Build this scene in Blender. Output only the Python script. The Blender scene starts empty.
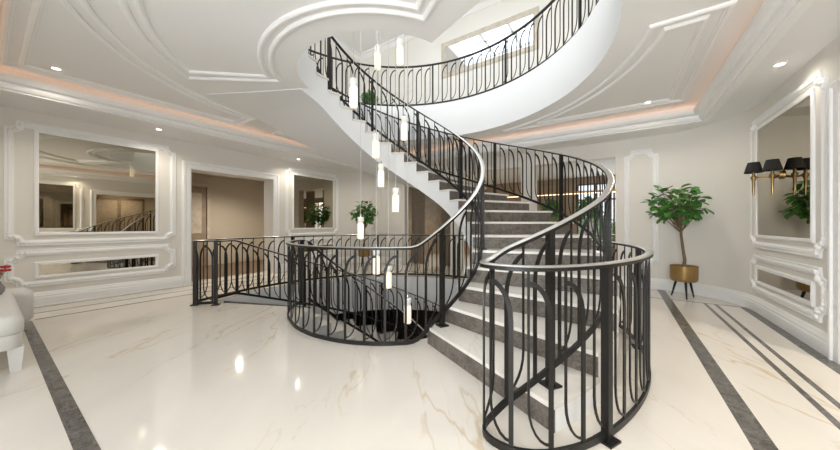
import bpy, math, random
from mathutils import Vector, Matrix
random.seed(7)
SC = bpy.context.scene
COL = SC.collection
PI = math.pi
R_ = math.radians

# ------------------------------------------------------------------ camera
FPX, VH, TH, CAMH = 295.0, 224.5, math.atan(198 / 295.0), 1.2
cd = bpy.data.cameras.new('camera'); cam = bpy.data.objects.new('camera', cd); COL.objects.link(cam)
cd.sensor_width = 36.0; cd.lens = 36.0 * FPX / 840.0; cd.clip_start = 0.02; cd.clip_end = 200
cd.shift_y = (VH - 225.0) / 840.0
cam.location = (0, 0, CAMH); cam.rotation_euler = (PI / 2, 0, TH)
SC.camera = cam

# ------------------------------------------------------------------ world, daylight and upper fill
w = bpy.data.worlds.new('sky'); SC.world = w; w.use_nodes = True
bg = w.node_tree.nodes['Background']; bg.inputs[0].default_value = (0.80, 0.90, 1.0, 1); bg.inputs[1].default_value = 0.9

def area(name, loc, rot, sx, sy, power, col):
    l = bpy.data.lights.new(name, 'AREA'); l.shape = 'RECTANGLE'; l.size = sx; l.size_y = sy
    l.energy = power; l.color = col
    o = bpy.data.objects.new(name, l); COL.objects.link(o); o.location = loc; o.rotation_euler = rot
    return o

DAY = (0.93, 0.96, 1.0)
WINDOWS = [(-3.6, -1.7), (-0.8, 1.1)]
for (a, b), pw in zip(WINDOWS, (12, 88)):      # daylight entering the two front windows
    area('window_daylight', ((a + b) / 2, -1.62, 1.45), (PI / 2, 0, 0), b - a, 2.3, pw, DAY)
area('upper_fill_light', (-2.66, -1.62, 4.75), (PI / 2, 0, 0), 4.6, 1.5, 135, DAY)  # unseen fill added to brighten the upper back wall
area('skylight_daylight', (-2.66, 3.6, 7.25), (0, 0, 0), 3.4, 4.6, 42, DAY)
area('rear_window_daylight', (-0.1, 11.35, 1.5), (-PI / 2, 0, 0), 2.0, 2.0, 30, DAY)

SC.view_settings.view_transform = 'Standard'
try: SC.view_settings.look = 'None'
except Exception: pass
SC.view_settings.exposure = 0.85
SC.view_settings.gamma = 1.0
SC.view_settings.use_curve_mapping = False

# ------------------------------------------------------------------ dimensions
CX, CY = -2.66, 3.08                      # centre of the stair well
RISE, DPH, PH1, NST = 0.177, 0.19, -0.486, 22
SL = RISE / DPH
F1 = NST * RISE                           # first floor level
PHT = PH1 + (NST - 1) * DPH               # last riser
RI, RO = 1.20, 2.665
XL, XR, YB, YF = -7.1, 1.6, 7.0, -1.2
ZS, ZT, ZU = 2.85, 3.13, 6.75             # soffit, tray ceiling, upper ceiling
TX0, TX1, TY0, TY1 = -6.17, 1.05, 0.02, 6.33
RC = 1.1                                  # rounded room corners
def P(r, ph, z=0.0): return Vector((CX + r * math.cos(ph), CY + r * math.sin(ph), z))
def nosing(ph): return RISE + SL * (ph - PH1)

# ------------------------------------------------------------------ materials
def new_mat(name):
    m = bpy.data.materials.new(name); m.use_nodes = True
    return m, m.node_tree.nodes, m.node_tree.links, m.node_tree.nodes['Principled BSDF']
def flat(name, col, rough=0.5, metal=0.0, bump=0.0, bscale=60, var=0.0, vscale=3.0, spec=None):
    m, n, l, b = new_mat(name)
    b.inputs['Base Color'].default_value = (*col, 1); b.inputs['Roughness'].default_value = rough; b.inputs['Metallic'].default_value = metal
    if spec is not None: b.inputs['Specular IOR Level'].default_value = spec
    tc = n.new('ShaderNodeTexCoord')
    if var > 0:
        t = n.new('ShaderNodeTexNoise'); t.inputs['Scale'].default_value = vscale; t.inputs['Detail'].default_value = 4
        l.new(tc.outputs['Object'], t.inputs['Vector'])
        r = n.new('ShaderNodeValToRGB'); l.new(t.outputs['Fac'], r.inputs['Fac'])
        r.color_ramp.elements[0].position = 0.3; r.color_ramp.elements[1].position = 0.7
        r.color_ramp.elements[0].color = (*[c * (1 - var) for c in col], 1); r.color_ramp.elements[1].color = (*[min(1, c * (1 + var)) for c in col], 1)
        l.new(r.outputs['Color'], b.inputs['Base Color'])
    if bump > 0:
        t = n.new('ShaderNodeTexNoise'); t.inputs['Scale'].default_value = bscale; t.inputs['Detail'].default_value = 3
        l.new(tc.outputs['Object'], t.inputs['Vector'])
        bp = n.new('ShaderNodeBump'); bp.inputs['Strength'].default_value = bump; bp.inputs['Distance'].default_value = 0.01
        l.new(t.outputs['Fac'], bp.inputs['Height']); l.new(bp.outputs['Normal'], b.inputs['Normal'])
    return m
def emit(name, col, strength, base=(0.9, 0.9, 0.9)):
    m, n, l, b = new_mat(name)
    b.inputs['Base Color'].default_value = (*base, 1); b.inputs['Roughness'].default_value = 0.4
    b.inputs['Emission Color'].default_value = (*col, 1); b.inputs['Emission Strength'].default_value = strength
    return m
def marble(name, base, vein, vein_amt, scale, rough):
    m, n, l, b = new_mat(name)
    tc = n.new('ShaderNodeTexCoord')
    m0 = n.new('ShaderNodeMapping'); l.new(tc.outputs['Object'], m0.inputs['Vector']); m0.inputs['Rotation'].default_value = (0, 0, R_(-125))
    mp = n.new('ShaderNodeMapping'); l.new(m0.outputs[0], mp.inputs['Vector'])
    mp.inputs['Scale'].default_value = (scale * 0.45, scale * 1.9, scale)
    def contour(seed, width, sc):
        o = n.new('ShaderNodeVectorMath'); o.operation = 'ADD'; o.inputs[1].default_value = (seed, seed * 1.7, 0); l.new(mp.outputs[0], o.inputs[0])
        t = n.new('ShaderNodeTexNoise'); t.inputs['Scale'].default_value = sc; t.inputs['Detail'].default_value = 5; t.inputs['Roughness'].default_value = 0.48; t.inputs['Distortion'].default_value = 0.2
        l.new(o.outputs[0], t.inputs['Vector'])
        s = n.new('ShaderNodeMath'); s.operation = 'SUBTRACT'; s.inputs[1].default_value = 0.5; l.new(t.outputs['Fac'], s.inputs[0])
        a = n.new('ShaderNodeMath'); a.operation = 'ABSOLUTE'; l.new(s.outputs[0], a.inputs[0])
        r = n.new('ShaderNodeMapRange'); r.inputs['From Min'].default_value = 0; r.inputs['From Max'].default_value = width; r.inputs['To Min'].default_value = 1; r.inputs['To Max'].default_value = 0
        l.new(a.outputs[0], r.inputs['Value']); return r.outputs[0]
    v1 = contour(3.1, 0.0085, 1.0); v2 = contour(11.7, 0.006, 2.0)
    k = n.new('ShaderNodeTexNoise'); k.inputs['Scale'].default_value = 0.9; l.new(mp.outputs[0], k.inputs['Vector'])
    kr = n.new('ShaderNodeMapRange'); kr.inputs['From Min'].default_value = 0.45; kr.inputs['From Max'].default_value = 0.64; l.new(k.outputs['Fac'], kr.inputs['Value'])
    h2 = n.new('ShaderNodeMath'); h2.operation = 'MULTIPLY'; h2.inputs[1].default_value = 0.6; l.new(v2, h2.inputs[0])
    mx = n.new('ShaderNodeMath'); mx.operation = 'MAXIMUM'; l.new(v1, mx.inputs[0]); l.new(h2.outputs[0], mx.inputs[1])
    ml = n.new('ShaderNodeMath'); ml.operation = 'MULTIPLY'; l.new(mx.outputs[0], ml.inputs[0]); l.new(kr.outputs[0], ml.inputs[1])
    am = n.new('ShaderNodeMath'); am.operation = 'MULTIPLY'; am.inputs[1].default_value = vein_amt; l.new(ml.outputs[0], am.inputs[0])
    cl = n.new('ShaderNodeTexNoise'); cl.inputs['Scale'].default_value = 1.3; cl.inputs['Detail'].default_value = 5; l.new(mp.outputs[0], cl.inputs['Vector'])
    cr = n.new('ShaderNodeValToRGB'); l.new(cl.outputs['Fac'], cr.inputs['Fac'])
    cr.color_ramp.elements[0].position = 0.3; cr.color_ramp.elements[0].color = (*[c * 0.93 for c in base], 1)
    cr.color_ramp.elements[1].position = 0.7; cr.color_ramp.elements[1].color = (*base, 1)
    mix = n.new('ShaderNodeMix'); mix.data_type = 'RGBA'; l.new(am.outputs[0], mix.inputs[0]); l.new(cr.outputs['Color'], mix.inputs[6]); mix.inputs[7].default_value = (*vein, 1)
    l.new(mix.outputs[2], b.inputs['Base Color']); b.inputs['Roughness'].default_value = rough
    return m
def granite(name, dark, light, rough, scale=55):
    m, n, l, b = new_mat(name)
    tc = n.new('ShaderNodeTexCoord')
    t = n.new('ShaderNodeTexNoise'); t.inputs['Scale'].default_value = scale; t.inputs['Detail'].default_value = 8; t.inputs['Roughness'].default_value = 0.7
    l.new(tc.outputs['Object'], t.inputs['Vector'])
    t2 = n.new('ShaderNodeTexNoise'); t2.inputs['Scale'].default_value = scale * 0.18; t2.inputs['Detail'].default_value = 6; t2.inputs['Distortion'].default_value = 1.0
    l.new(tc.outputs['Object'], t2.inputs['Vector'])
    ad = n.new('ShaderNodeMath'); ad.operation = 'MULTIPLY_ADD'; ad.inputs[1].default_value = 0.6; l.new(t.outputs['Fac'], ad.inputs[0])
    hf = n.new('ShaderNodeMath'); hf.operation = 'MULTIPLY'; hf.inputs[1].default_value = 0.4; l.new(t2.outputs['Fac'], hf.inputs[0]); l.new(hf.outputs[0], ad.inputs[2])
    r = n.new('ShaderNodeValToRGB'); l.new(ad.outputs[0], r.inputs['Fac'])
    r.color_ramp.elements[0].position = 0.36; r.color_ramp.elements[0].color = (*dark, 1)
    r.color_ramp.elements[1].position = 0.64; r.color_ramp.elements[1].color = (*light, 1)
    l.new(r.outputs['Color'], b.inputs['Base Color']); b.inputs['Roughness'].default_value = rough
    return m
M = {}
M['floor'] = marble('cream_marble', (0.80, 0.745, 0.665), (0.55, 0.39, 0.19), 0.75, 0.9, 0.085)
M['tread'] = marble('tread_marble', (0.83, 0.79, 0.72), (0.62, 0.52, 0.38), 0.35, 1.2, 0.22)
M['granite'] = granite('brown_granite', (0.052, 0.043, 0.036), (0.225, 0.195, 0.165), 0.34)
M['stripe'] = granite('stripe_granite', (0.045, 0.041, 0.037), (0.20, 0.185, 0.165), 0.22, 70)
M['upwall'] = flat('upper_wall_paint', (0.85, 0.82, 0.76), 0.6, bump=0.02, bscale=120)
M['wall'] = flat('wall_paint', (0.81, 0.775, 0.715), 0.6, bump=0.02, bscale=120)
M['ceil'] = flat('ceiling_paint', (0.88, 0.87, 0.85), 0.6, bump=0.015, bscale=90)
M['white'] = flat('white_plaster', (0.83, 0.83, 0.82), 0.5, bump=0.01, bscale=70)
M['trim'] = flat('white_trim_paint', (0.93, 0.925, 0.91), 0.4)
M['iron'] = flat('dark_bronze_iron', (0.013, 0.0115, 0.010), 0.42, metal=0.3, bump=0.02, bscale=200)
M['rail'] = flat('polished_pewter', (0.74, 0.72, 0.68), 0.28, metal=0.85, var=0.06, vscale=20)
M['mirror'] = flat('bronze_mirror', (0.43, 0.385, 0.305), 0.015, metal=1.0)
M['clearmirror'] = flat('silver_mirror', (0.88, 0.89, 0.90), 0.01, metal=1.0)
M['stone'] = flat('beige_stone_frame', (0.60, 0.53, 0.43), 0.4, var=0.15, vscale=6)
M['brass'] = flat('antique_brass', (0.42, 0.28, 0.125), 0.3, metal=1.0)
M['potgold'] = flat('bronze_pot', (0.33, 0.21, 0.075), 0.38, metal=0.55, var=0.12, vscale=30)
M['black'] = flat('black_fabric', (0.012, 0.011, 0.010), 0.8)
M['bark'] = flat('bark', (0.20, 0.135, 0.085), 0.8, bump=0.3, bscale=60, var=0.2, vscale=25)
M['leaf'] = flat('leaf_green', (0.085, 0.27, 0.045), 0.38, var=0.4, vscale=9)
M['leaf2'] = flat('leaf_light_green', (0.11, 0.27, 0.06), 0.45, var=0.3, vscale=9)
M['soil'] = flat('soil', (0.05, 0.035, 0.025), 0.9, bump=0.4, bscale=50)
M['leather'] = flat('white_leather', (0.74, 0.725, 0.69), 0.38, bump=0.05, bscale=80)
M['brown'] = flat('brown_floor', (0.17, 0.105, 0.065), 0.35, var=0.25, vscale=4)
M['wood'] = flat('brown_wood', (0.20, 0.135, 0.085), 0.4, var=0.3, vscale=6)
M['panel'] = flat('light_timber_panel', (0.36, 0.27, 0.185), 0.4, var=0.18, vscale=5)
M['beige'] = flat('corridor_paint', (0.56, 0.49, 0.38), 0.6, bump=0.02)
M['curtain'] = flat('brown_curtain', (0.33, 0.27, 0.20), 0.75, var=0.12, vscale=12)
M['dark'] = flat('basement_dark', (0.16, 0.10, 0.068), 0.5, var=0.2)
M['chrome'] = flat('chrome', (0.75, 0.75, 0.76), 0.15, metal=1.0)
M['cable'] = flat('clear_cable', (0.68, 0.67, 0.64), 0.4)
M['opal'] = emit('opal_glass', (1.0, 0.93, 0.80), 0.08, (0.85, 0.84, 0.80))
M['bulb'] = emit('lit_opal_glass', (1.0, 0.84, 0.60), 0.42, (0.9, 0.88, 0.82))
M['led'] = emit('cove_led', (1.0, 0.58, 0.36), 1.05)
M['lamp'] = emit('downlight_lens', (1.0, 0.92, 0.78), 4.5)
M['warmline'] = emit('warm_led_line', (1.0, 0.70, 0.40), 1.6)
M['red'] = flat('red_petal', (0.45, 0.02, 0.025), 0.5)
M['vase'] = flat('grey_ceramic', (0.30, 0.29, 0.28), 0.25)
def glass_mat():
    m, n, l, b = new_mat('window_glass')
    b.inputs['Base Color'].default_value = (0.95, 0.98, 0.97, 1); b.inputs['Roughness'].default_value = 0.02
    b.inputs['Alpha'].default_value = 0.12
    return m
M['glass'] = glass_mat()

# ------------------------------------------------------------------ mesh helpers
class MB:
    def __init__(s): s.v = []; s.f = []
    def add(s, vs, fs):
        o = len(s.v); s.v += [tuple(v) for v in vs]; s.f += [tuple(i + o for i in f) for f in fs]; return s
    def box(s, x0, x1, y0, y1, z0, z1):
        return s.add([(x0, y0, z0), (x1, y0, z0), (x1, y1, z0), (x0, y1, z0), (x0, y0, z1), (x1, y0, z1), (x1, y1, z1), (x0, y1, z1)],
                     [(3, 2, 1, 0), (4, 5, 6, 7), (0, 1, 5, 4), (1, 2, 6, 5), (2, 3, 7, 6), (3, 0, 4, 7)])
    def lathe(s, prof, c=(0, 0, 0), n=20, cap=True):
        c = Vector(c); vs = []; fs = []
        for r, z in prof:
            for i in range(n): vs.append((c.x + r * math.cos(2 * PI * i / n), c.y + r * math.sin(2 * PI * i / n), c.z + z))
        for k in range(len(prof) - 1):
            for i in range(n):
                j = (i + 1) % n; fs.append((k * n + i, k * n + j, (k + 1) * n + j, (k + 1) * n + i))
        if cap:
            fs.append(tuple(range(n - 1, -1, -1))); fs.append(tuple((len(prof) - 1) * n + i for i in range(n)))
        return s.add(vs, fs)
    def tube(s, pts, rad, n=8):
        pts = [Vector(p) for p in pts]; vs = []; fs = []
        if not hasattr(rad, '__len__'): rad = [rad] * len(pts)
        for i, p in enumerate(pts):
            t = (pts[min(i + 1, len(pts) - 1)] - pts[max(i - 1, 0)]).normalized()
            u = t.cross(Vector((0, 0, 1)) if abs(t.z) < 0.9 else Vector((1, 0, 0))).normalized(); v = t.cross(u)
            for k in range(n):
                a = 2 * PI * k / n; vs.append(p + (u * math.cos(a) + v * math.sin(a)) * rad[i])
        for i in range(len(pts) - 1):
            for k in range(n):
                j = (k + 1) % n; fs.append((i * n + k, i * n + j, (i + 1) * n + j, (i + 1) * n + k))
        fs.append(tuple(range(n - 1, -1, -1))); fs.append(tuple((len(pts) - 1) * n + k for k in range(n)))
        return s.add(vs, fs)
    def sweep(s, pts, nrm, prof):
        """profile (a along the horizontal normal, c across) swept along pts"""
        pts = [Vector(p) for p in pts]; m = len(prof); vs = []; fs = []
        for i, p in enumerate(pts):
            t = (pts[min(i + 1, len(pts) - 1)] - pts[max(i - 1, 0)]).normalized()
            n0 = Vector(nrm[i]); b = t.cross(n0).normalized(); n1 = b.cross(t)
            for a, c in prof: vs.append(p + n1 * a + b * c)
        for i in range(len(pts) - 1):
            for k in range(m):
                j = (k + 1) % m; fs.append((i * m + k, i * m + j, (i + 1) * m + j, (i + 1) * m + k))
        fs.append(tuple(range(m - 1, -1, -1))); fs.append(tuple((len(pts) - 1) * m + k for k in range(m)))
        return s.add(vs, fs)
    def mitre(s, pts, prof, fmap, closed=True):
        """planar moulding: profile (o outward offset, h height) along 2-D pts, fmap(a,b,h)->xyz"""
        n = len(pts); m = len(prof); vs = []; fs = []
        for i in range(n):
            p = Vector(pts[i]); a = Vector(pts[i - 1]) if (closed or i > 0) else None; c = Vector(pts[(i + 1) % n]) if (closed or i < n - 1) else None
            d1 = (p - a).normalized() if a is not None else (c - p).normalized()
            d2 = (c - p).normalized() if c is not None else d1
            n1 = Vector((d1.y, -d1.x)); n2 = Vector((d2.y, -d2.x)); mm = n1 + n2
            if mm.length < 1e-5: mm = n1
            mm.normalize(); k = 1 / max(0.45, mm.dot(n1))
            for o, h in prof: q = p + mm * (o * k); vs.append(fmap(q.x, q.y, h))
        for i in range(n if closed else n - 1):
            j = (i + 1) % n
            for k in range(m):
                l = (k + 1) % m; fs.append((i * m + k, i * m + l, j * m + l, j * m + k))
        if not closed:
            fs.append(tuple(range(m))); fs.append(tuple((n - 1) * m + k for k in range(m - 1, -1, -1)))
        return s.add(vs, fs)
    def ellipsoid(s, c, r, n=8, m=5):
        c = Vector(c); prof = []
        vs = []; fs = []
        for k in range(1, m):
            a = PI * k / m
            for i in range(n):
                b = 2 * PI * i / n
                vs.append((c.x + r[0] * math.sin(a) * math.cos(b), c.y + r[1] * math.sin(a) * math.sin(b), c.z + r[2] * math.cos(a)))
        for k in range(m - 2):
            for i in range(n):
                j = (i + 1) % n; fs.append((k * n + i, (k + 1) * n + i, (k + 1) * n + j, k * n + j))
        t = len(vs); vs.append((c.x, c.y, c.z + r[2])); vs.append((c.x, c.y, c.z - r[2]))
        for i in range(n):
            j = (i + 1) % n; fs.append((t, i, j)); fs.append((t + 1, (m - 2) * n + j, (m - 2) * n + i))
        return s.add(vs, fs)
    def build(s, name, mat, parent=None, smooth=0, fix=True):
        me = bpy.data.meshes.new(name); me.from_pydata(s.v, [], s.f)
        if fix:
            import bmesh
            b = bmesh.new(); b.from_mesh(me); bmesh.ops.recalc_face_normals(b, faces=b.faces); b.to_mesh(me); b.free()
        me.materials.append(M[mat])
        if smooth:
            me.polygons.foreach_set('use_smooth', [True] * len(me.polygons)); me.set_sharp_from_angle(angle=R_(smooth))
        me.update()
        return link(name, me, parent)
def link(name, me, parent=None):
    o = bpy.data.objects.new(name, me); COL.objects.link(o)
    if parent is not None:
        o.parent = parent
        o.matrix_parent_inverse = Matrix.Translation(-parent.location) if parent.type == 'EMPTY' and parent.rotation_euler[2] == 0 else Matrix()
    return o
def tag(o, label=None, cat=None, group=None, kind=None):
    if label: o['label'] = label
    if cat: o['category'] = cat
    if group: o['group'] = group
    if kind: o['kind'] = kind
    return o
def thing(name, loc, label, cat, group=None, kind=None):
    o = bpy.data.objects.new(name, None); COL.objects.link(o); o.location = loc; o.empty_display_size = 0.1
    return tag(o, label, cat, group, kind)
def struct(mb, name, mat, label, cat, smooth=0):
    return tag(mb.build(name, mat, None, smooth), label, cat, None, 'structure')
def poly_with_holes(name, mat, loops, z, label, cat, flip=False):
    import bmesh
    b = bmesh.new(); ed = []
    for lp in loops:
        vs = [b.verts.new((p[0], p[1], z)) for p in lp]
        for i in range(len(vs)): ed.append(b.edges.new((vs[i], vs[(i + 1) % len(vs)])))
    bmesh.ops.triangle_fill(b, use_beauty=True, use_dissolve=False, edges=ed)
    for f in b.faces:
        f.normal_update()
        if (f.normal.z < 0) != flip: f.normal_flip()
    me = bpy.data.meshes.new(name); b.to_mesh(me); b.free(); me.materials.append(M[mat])
    o = link(name, me); return tag(o, label, cat, None, 'structure')
def arc(r, a0, a1, n):   # degrees
    return [tuple(P(r, R_(a0 + (a1 - a0) * i / n))[:2]) for i in range(n + 1)]

# ================================================================== STRUCTURE
# ---- floors with the stair well cut out
hole0 = arc(2.74, 25, 203, 60) + arc(1.08, 203, 385, 50)
poly_with_holes('floor', 'floor', [[(XL - 0.5, YF - 0.2), (XR + 0.3, YF - 0.2), (XR + 0.3, 11.2), (XL - 0.5, 11.2)], hole0], 0.0,
                'polished cream marble hall floor with golden veins', 'floor')
hole1 = arc(2.69, -22, 207, 80) + arc(1.095, 207, 338, 44)
poly_with_holes('floor_upper', 'floor', [[(XL - 0.3, YF - 0.2), (XR + 0.3, YF - 0.2), (XR + 0.3, YB + 0.2), (XL - 0.3, YB + 0.2)], hole1], F1,
                'marble floor of the upper gallery around the stair opening', 'floor')
def strip(loop, z0, z1):
    mb = MB(); n = len(loop); vs = []; fs = []
    for p in loop: vs += [(p[0], p[1], z0), (p[0], p[1], z1)]
    for i in range(n): j = (i + 1) % n; fs.append((2 * i, 2 * j, 2 * j + 1, 2 * i + 1))
    return mb.add(vs, fs)
struct(strip(hole1, ZT, F1), 'trim_gallery_fascia', 'white', 'smooth white curved fascia band under the gallery railing', 'fascia', 30)
struct(strip(hole0, -0.75, 0.0), 'trim_well_edge', 'white', 'white curved slab edge around the lower stair well', 'fascia', 30)

# ---- tray ceiling
rc0, rc1, rc2, rc3 = TX0 - 0.14, TX1 + 0.14, TY0 - 0.14, TY1 + 0.14
poly_with_holes('ceiling', 'ceil', [[(rc0, rc2), (rc1, rc2), (rc1, rc3), (rc0, rc3)], hole1], ZT, 'white recessed tray ceiling around the stair opening', 'ceiling', True)
poly_with_holes('ceiling_soffit', 'ceil', [[(XL - 0.3, YF - 0.2), (XR + 0.3, YF - 0.2), (XR + 0.3, YB + 0.15), (XL - 0.3, YB + 0.15)],
                [(rc0 + 0.02, rc2 + 0.02), (rc1 - 0.02, rc2 + 0.02), (rc1 - 0.02, rc3 - 0.02), (rc0 + 0.02, rc3 - 0.02)]], ZS, 'lower flat ceiling border running around the tray', 'ceiling', True)
struct(strip([(rc0, rc2), (rc1, rc2), (rc1, rc3), (rc0, rc3)], ZS, ZT), 'trim_cove_back', 'ceil', 'narrow cove face above the cornice lit by hidden warm light', 'cove')
rect = [(TX0, TY0), (TX1, TY0), (TX1, TY1), (TX0, TY1)]
cor = [(0.15, -0.286), (0.06, -0.286), (0.06, -0.268), (0.035, -0.262), (0.015, -0.235), (0.01, -0.205), (0.01, -0.195), (-0.03, -0.185), (-0.05, -0.165), (-0.06, -0.14), (-0.06, -0.112), (0.15, -0.112)]
struct(MB().mitre(rect, cor, lambda a, b, h: (a, b, ZT + h)), 'trim_cornice', 'trim', 'white stepped cornice around the tray ceiling', 'cornice', 25)
lr = [(TX0, TY0), (TX1, TY0), (TX1, TY1), (TX0, TY1)]
tag(MB().mitre(lr, [(0.07, 0.0), (0.07, 0.008), (0.10, 0.008), (0.10, 0.0)], lambda a, b, h: (a, b, ZT - 0.1115 + h)).build('cove_light_strip', 'led'),
    'warm light strip hidden on top of the tray cornice', 'light strip')

# ceiling mouldings
HM = [(-0.032, 0.0), (-0.030, 0.016), (-0.012, 0.028), (0.008, 0.026), (0.016, 0.013), (0.030, 0.009), (0.032, 0.0)]
cmap = lambda a, b, h: (a, b, ZT - h)
def spandrel(idx, sx, sy, r0, r1, xw, yw, yend, where):
    for which, (r, xx, yy, ye) in enumerate(((r0, xw, yw, yend), (r1, xw - sx * 0.15, yw - sy * 0.14, yend + sy * 0.12))):
        a_end = math.asin(min(0.999, abs(ye - CY) / r)); a_top = math.asin(min(0.97, (abs(yy - CY) - 0.02) / r))
        pts = []
        for i in range(25):
            a = a_end + (a_top - a_end) * i / 24; pts.append((CX + sx * r * math.cos(a), CY + sy * r * math.sin(a)))
        tip = pts[-1]
        pts += [(tip[0], yy), (xx, yy), (xx, ye)] if abs(tip[1] - yy) > 0.004 else [(xx, yy), (xx, ye)]
        struct(MB().mitre(pts, HM, cmap), 'trim_ceiling_%s_%d' % (where, which + 1), 'trim', ('outer' if which == 0 else 'inner') + ' ceiling moulding line of the curved corner panel %s' % {
            'back_right': 'above the potted tree by the sconce wall', 'front_left': 'above the white bench', 'back_left': 'above the potted tree by the panelled mirror wall', 'front_right': 'over the entrance side by the sconce wall'}[where], 'moulding', 30)
spandrel(0, 1, 1, 2.99, 3.13, 0.82, 6.03, 3.64, 'back_right')
spandrel(1, -1, -1, 2.84, 2.98, -6.1, 0.14, 2.76, 'front_left')
spandrel(2, -1, 1, 2.92, 3.06, -6.1, 6.03, 3.45, 'back_left')
spandrel(3, 1, -1, 2.92, 3.06, 0.82, 0.14, 2.6, 'front_right')
for which, (ra, rb, a0, a1) in enumerate(((1.38, 2.56, 217.5, 326.5), (1.49, 2.45, 221.5, 322.5))):
    struct(MB().mitre(arc(rb, a0, a1, 50) + arc(ra, a1, a0, 40), HM, cmap), 'trim_ceiling_landing_%d' % (which + 1), 'trim',
           ('outer' if which == 0 else 'inner') + ' moulding line of the curved ceiling panel beside the stair opening', 'moulding', 30)

# ---- walls
def wall_boxes(mb, along, c0, c1, a0, a1, z0, z1, holes):
    """boxes of a wall; along 'x' or 'y'; holes = [(lo, hi, bottom, top)]"""
    cuts = sorted(holes); cur = a0
    def bx(p, q, r, s):
        if q - p < 1e-4 or s - r < 1e-4: return
        if along == 'y': mb.box(c0, c1, p, q, r, s)
        else: mb.box(p, q, c0, c1, r, s)
    for lo, hi, b, t in cuts:
        bx(cur, lo, z0, z1); bx(lo, hi, z0, b); bx(lo, hi, t, z1); cur = hi
    bx(cur, a1, z0, z1); return mb
def corner_arc(mb, cx, cy, a0, a1, z0, z1):
    n = 16; vs = []; fs = []
    for i in range(n + 1):
        a = R_(a0 + (a1 - a0) * i / n)
        for r in (RC, RC + 0.12): vs += [(cx + r * math.cos(a), cy + r * math.sin(a), z0), (cx + r * math.cos(a), cy + r * math.sin(a), z1)]
    for i in range(n):
        o = 4 * i; fs += [(o, o + 4, o + 5, o + 1), (o + 2, o + 3, o + 7, o + 6), (o + 1, o + 5, o + 7, o + 3), (o, o + 2, o + 6, o + 4)]
    return mb.add(vs, fs)
DY0, DY1, DZ = 2.35, 4.04, 2.31
wl = wall_boxes(MB(), 'y', XL - 0.42, XL, YF, YB - RC, 0, ZS + 0.02, [(DY0, DY1, 0, DZ)])
corner_arc(wl, XL + RC, YB - RC, 180, 90, 0, ZS + 0.02)
struct(wl, 'wall_left', 'wall', 'cream panelled wall with the wide doorway and framed mirrors', 'wall', 30)
wr = wall_boxes(MB(), 'y', XR, XR + 0.3, YF, YB - RC, 0, ZS + 0.02, [(DY0, DY1 + 0.05, 0, DZ)])
corner_arc(wr, XR - RC, YB - RC, 0, 90, 0, ZS + 0.02)
struct(wr, 'wall_right', 'wall', 'cream wall curving into the corner behind the potted tree, carrying the sconce mirror', 'wall', 30)
OPEN = [(-5.25, -3.72), (-3.42, -1.87), (-1.56, -0.04)]
wb = wall_boxes(MB(), 'x', YB, YB + 0.22, XL + RC - 0.01, XR - RC + 0.01, 0, ZS + 0.02, [(a, b, 0, 2.54) for a, b in OPEN])
struct(wb, 'wall_back', 'wall', 'cream wall behind the staircase with three tall openings', 'wall')
wf = wall_boxes(MB(), 'x', YF - 0.3, YF, XL - 0.4, XR + 0.3, 0, ZS + 0.02, [(a, b, 0.3, 2.6) for a, b in WINDOWS])
struct(wf, 'wall_front', 'wall', 'cream entrance wall pierced by two tall windows', 'wall')
for i, (a, b) in enumerate(WINDOWS):
    mb = MB(); y0, y1 = YF - 0.2, YF - 0.14
    for q in range(4): x = a + (b - a) * q / 3; mb.box(x - 0.025, x + 0.025, y0, y1, 0.3, 2.6)
    for q in range(5): z = 0.3 + 2.3 * q / 4; mb.box(a, b, y0, y1, z - 0.022, z + 0.022)
    struct(mb, 'window_%d' % (i + 1), 'trim', 'tall white window grid in the entrance wall, ' + ['facing the staircase', 'beside the sconce wall'][i], 'window')
# upper storey
mb = wall_boxes(MB(), 'y', XL - 0.3, XL, YF, YB, F1, ZU, [])
struct(mb, 'wall_upper_left', 'upwall', 'cream wall of the upper gallery with a tall raised panel', 'wall')
struct(wall_boxes(MB(), 'y', XR, XR + 0.3, YF, YB, F1, ZU, []), 'wall_upper_right', 'upwall', 'plain cream upper wall above the sconce wall', 'wall')
struct(wall_boxes(MB(), 'x', YB, YB + 0.22, XL - 0.3, XR + 0.3, F1, ZU, []), 'wall_upper_back', 'upwall', 'cream upper wall carrying the large framed mirror', 'wall')
struct(wall_boxes(MB(), 'x', YF - 0.3, YF, XL - 0.3, XR + 0.3, F1, ZU, [(-4.96, -0.36, 4.0, 5.5)]), 'wall_upper_front', 'upwall', 'plain cream upper wall on the entrance side', 'wall')  # opening added so the upper fill light can enter
SKY = (-4.4, -0.92, 1.3, 5.9)
poly_with_holes('ceiling_upper', 'ceil', [[(XL - 0.3, YF - 0.3), (XR + 0.3, YF - 0.3), (XR + 0.3, YB + 0.2), (XL - 0.3, YB + 0.2)],
                [(SKY[0], SKY[2]), (SKY[1], SKY[2]), (SKY[1], SKY[3]), (SKY[0], SKY[3])]], ZU, 'white ceiling of the upper storey around the skylight', 'ceiling', True)
struct(strip([(SKY[0], SKY[2]), (SKY[1], SKY[2]), (SKY[1], SKY[3]), (SKY[0], SKY[3])], ZU, ZU + 0.42), 'trim_skylight_reveal', 'white', 'white reveal around the skylight', 'reveal')
mb = MB()
for q in range(1, 4): x = SKY[0] + (SKY[1] - SKY[0]) * q / 4; mb.box(x - 0.03, x + 0.03, SKY[2], SKY[3], ZU + 0.3, ZU + 0.36)
for q in range(1, 5): y = SKY[2] + (SKY[3] - SKY[2]) * q / 5; mb.box(SKY[0], SKY[1], y - 0.03, y + 0.03, ZU + 0.3, ZU + 0.36)
struct(mb, 'window_skylight', 'trim', 'white glazing bars of the skylight over the well', 'skylight')
crU = [(0.0, 0.0), (0.0, -0.16), (0.02, -0.16), (0.05, -0.11), (0.10, -0.06), (0.14, -0.05), (0.14, 0.0)]
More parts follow.
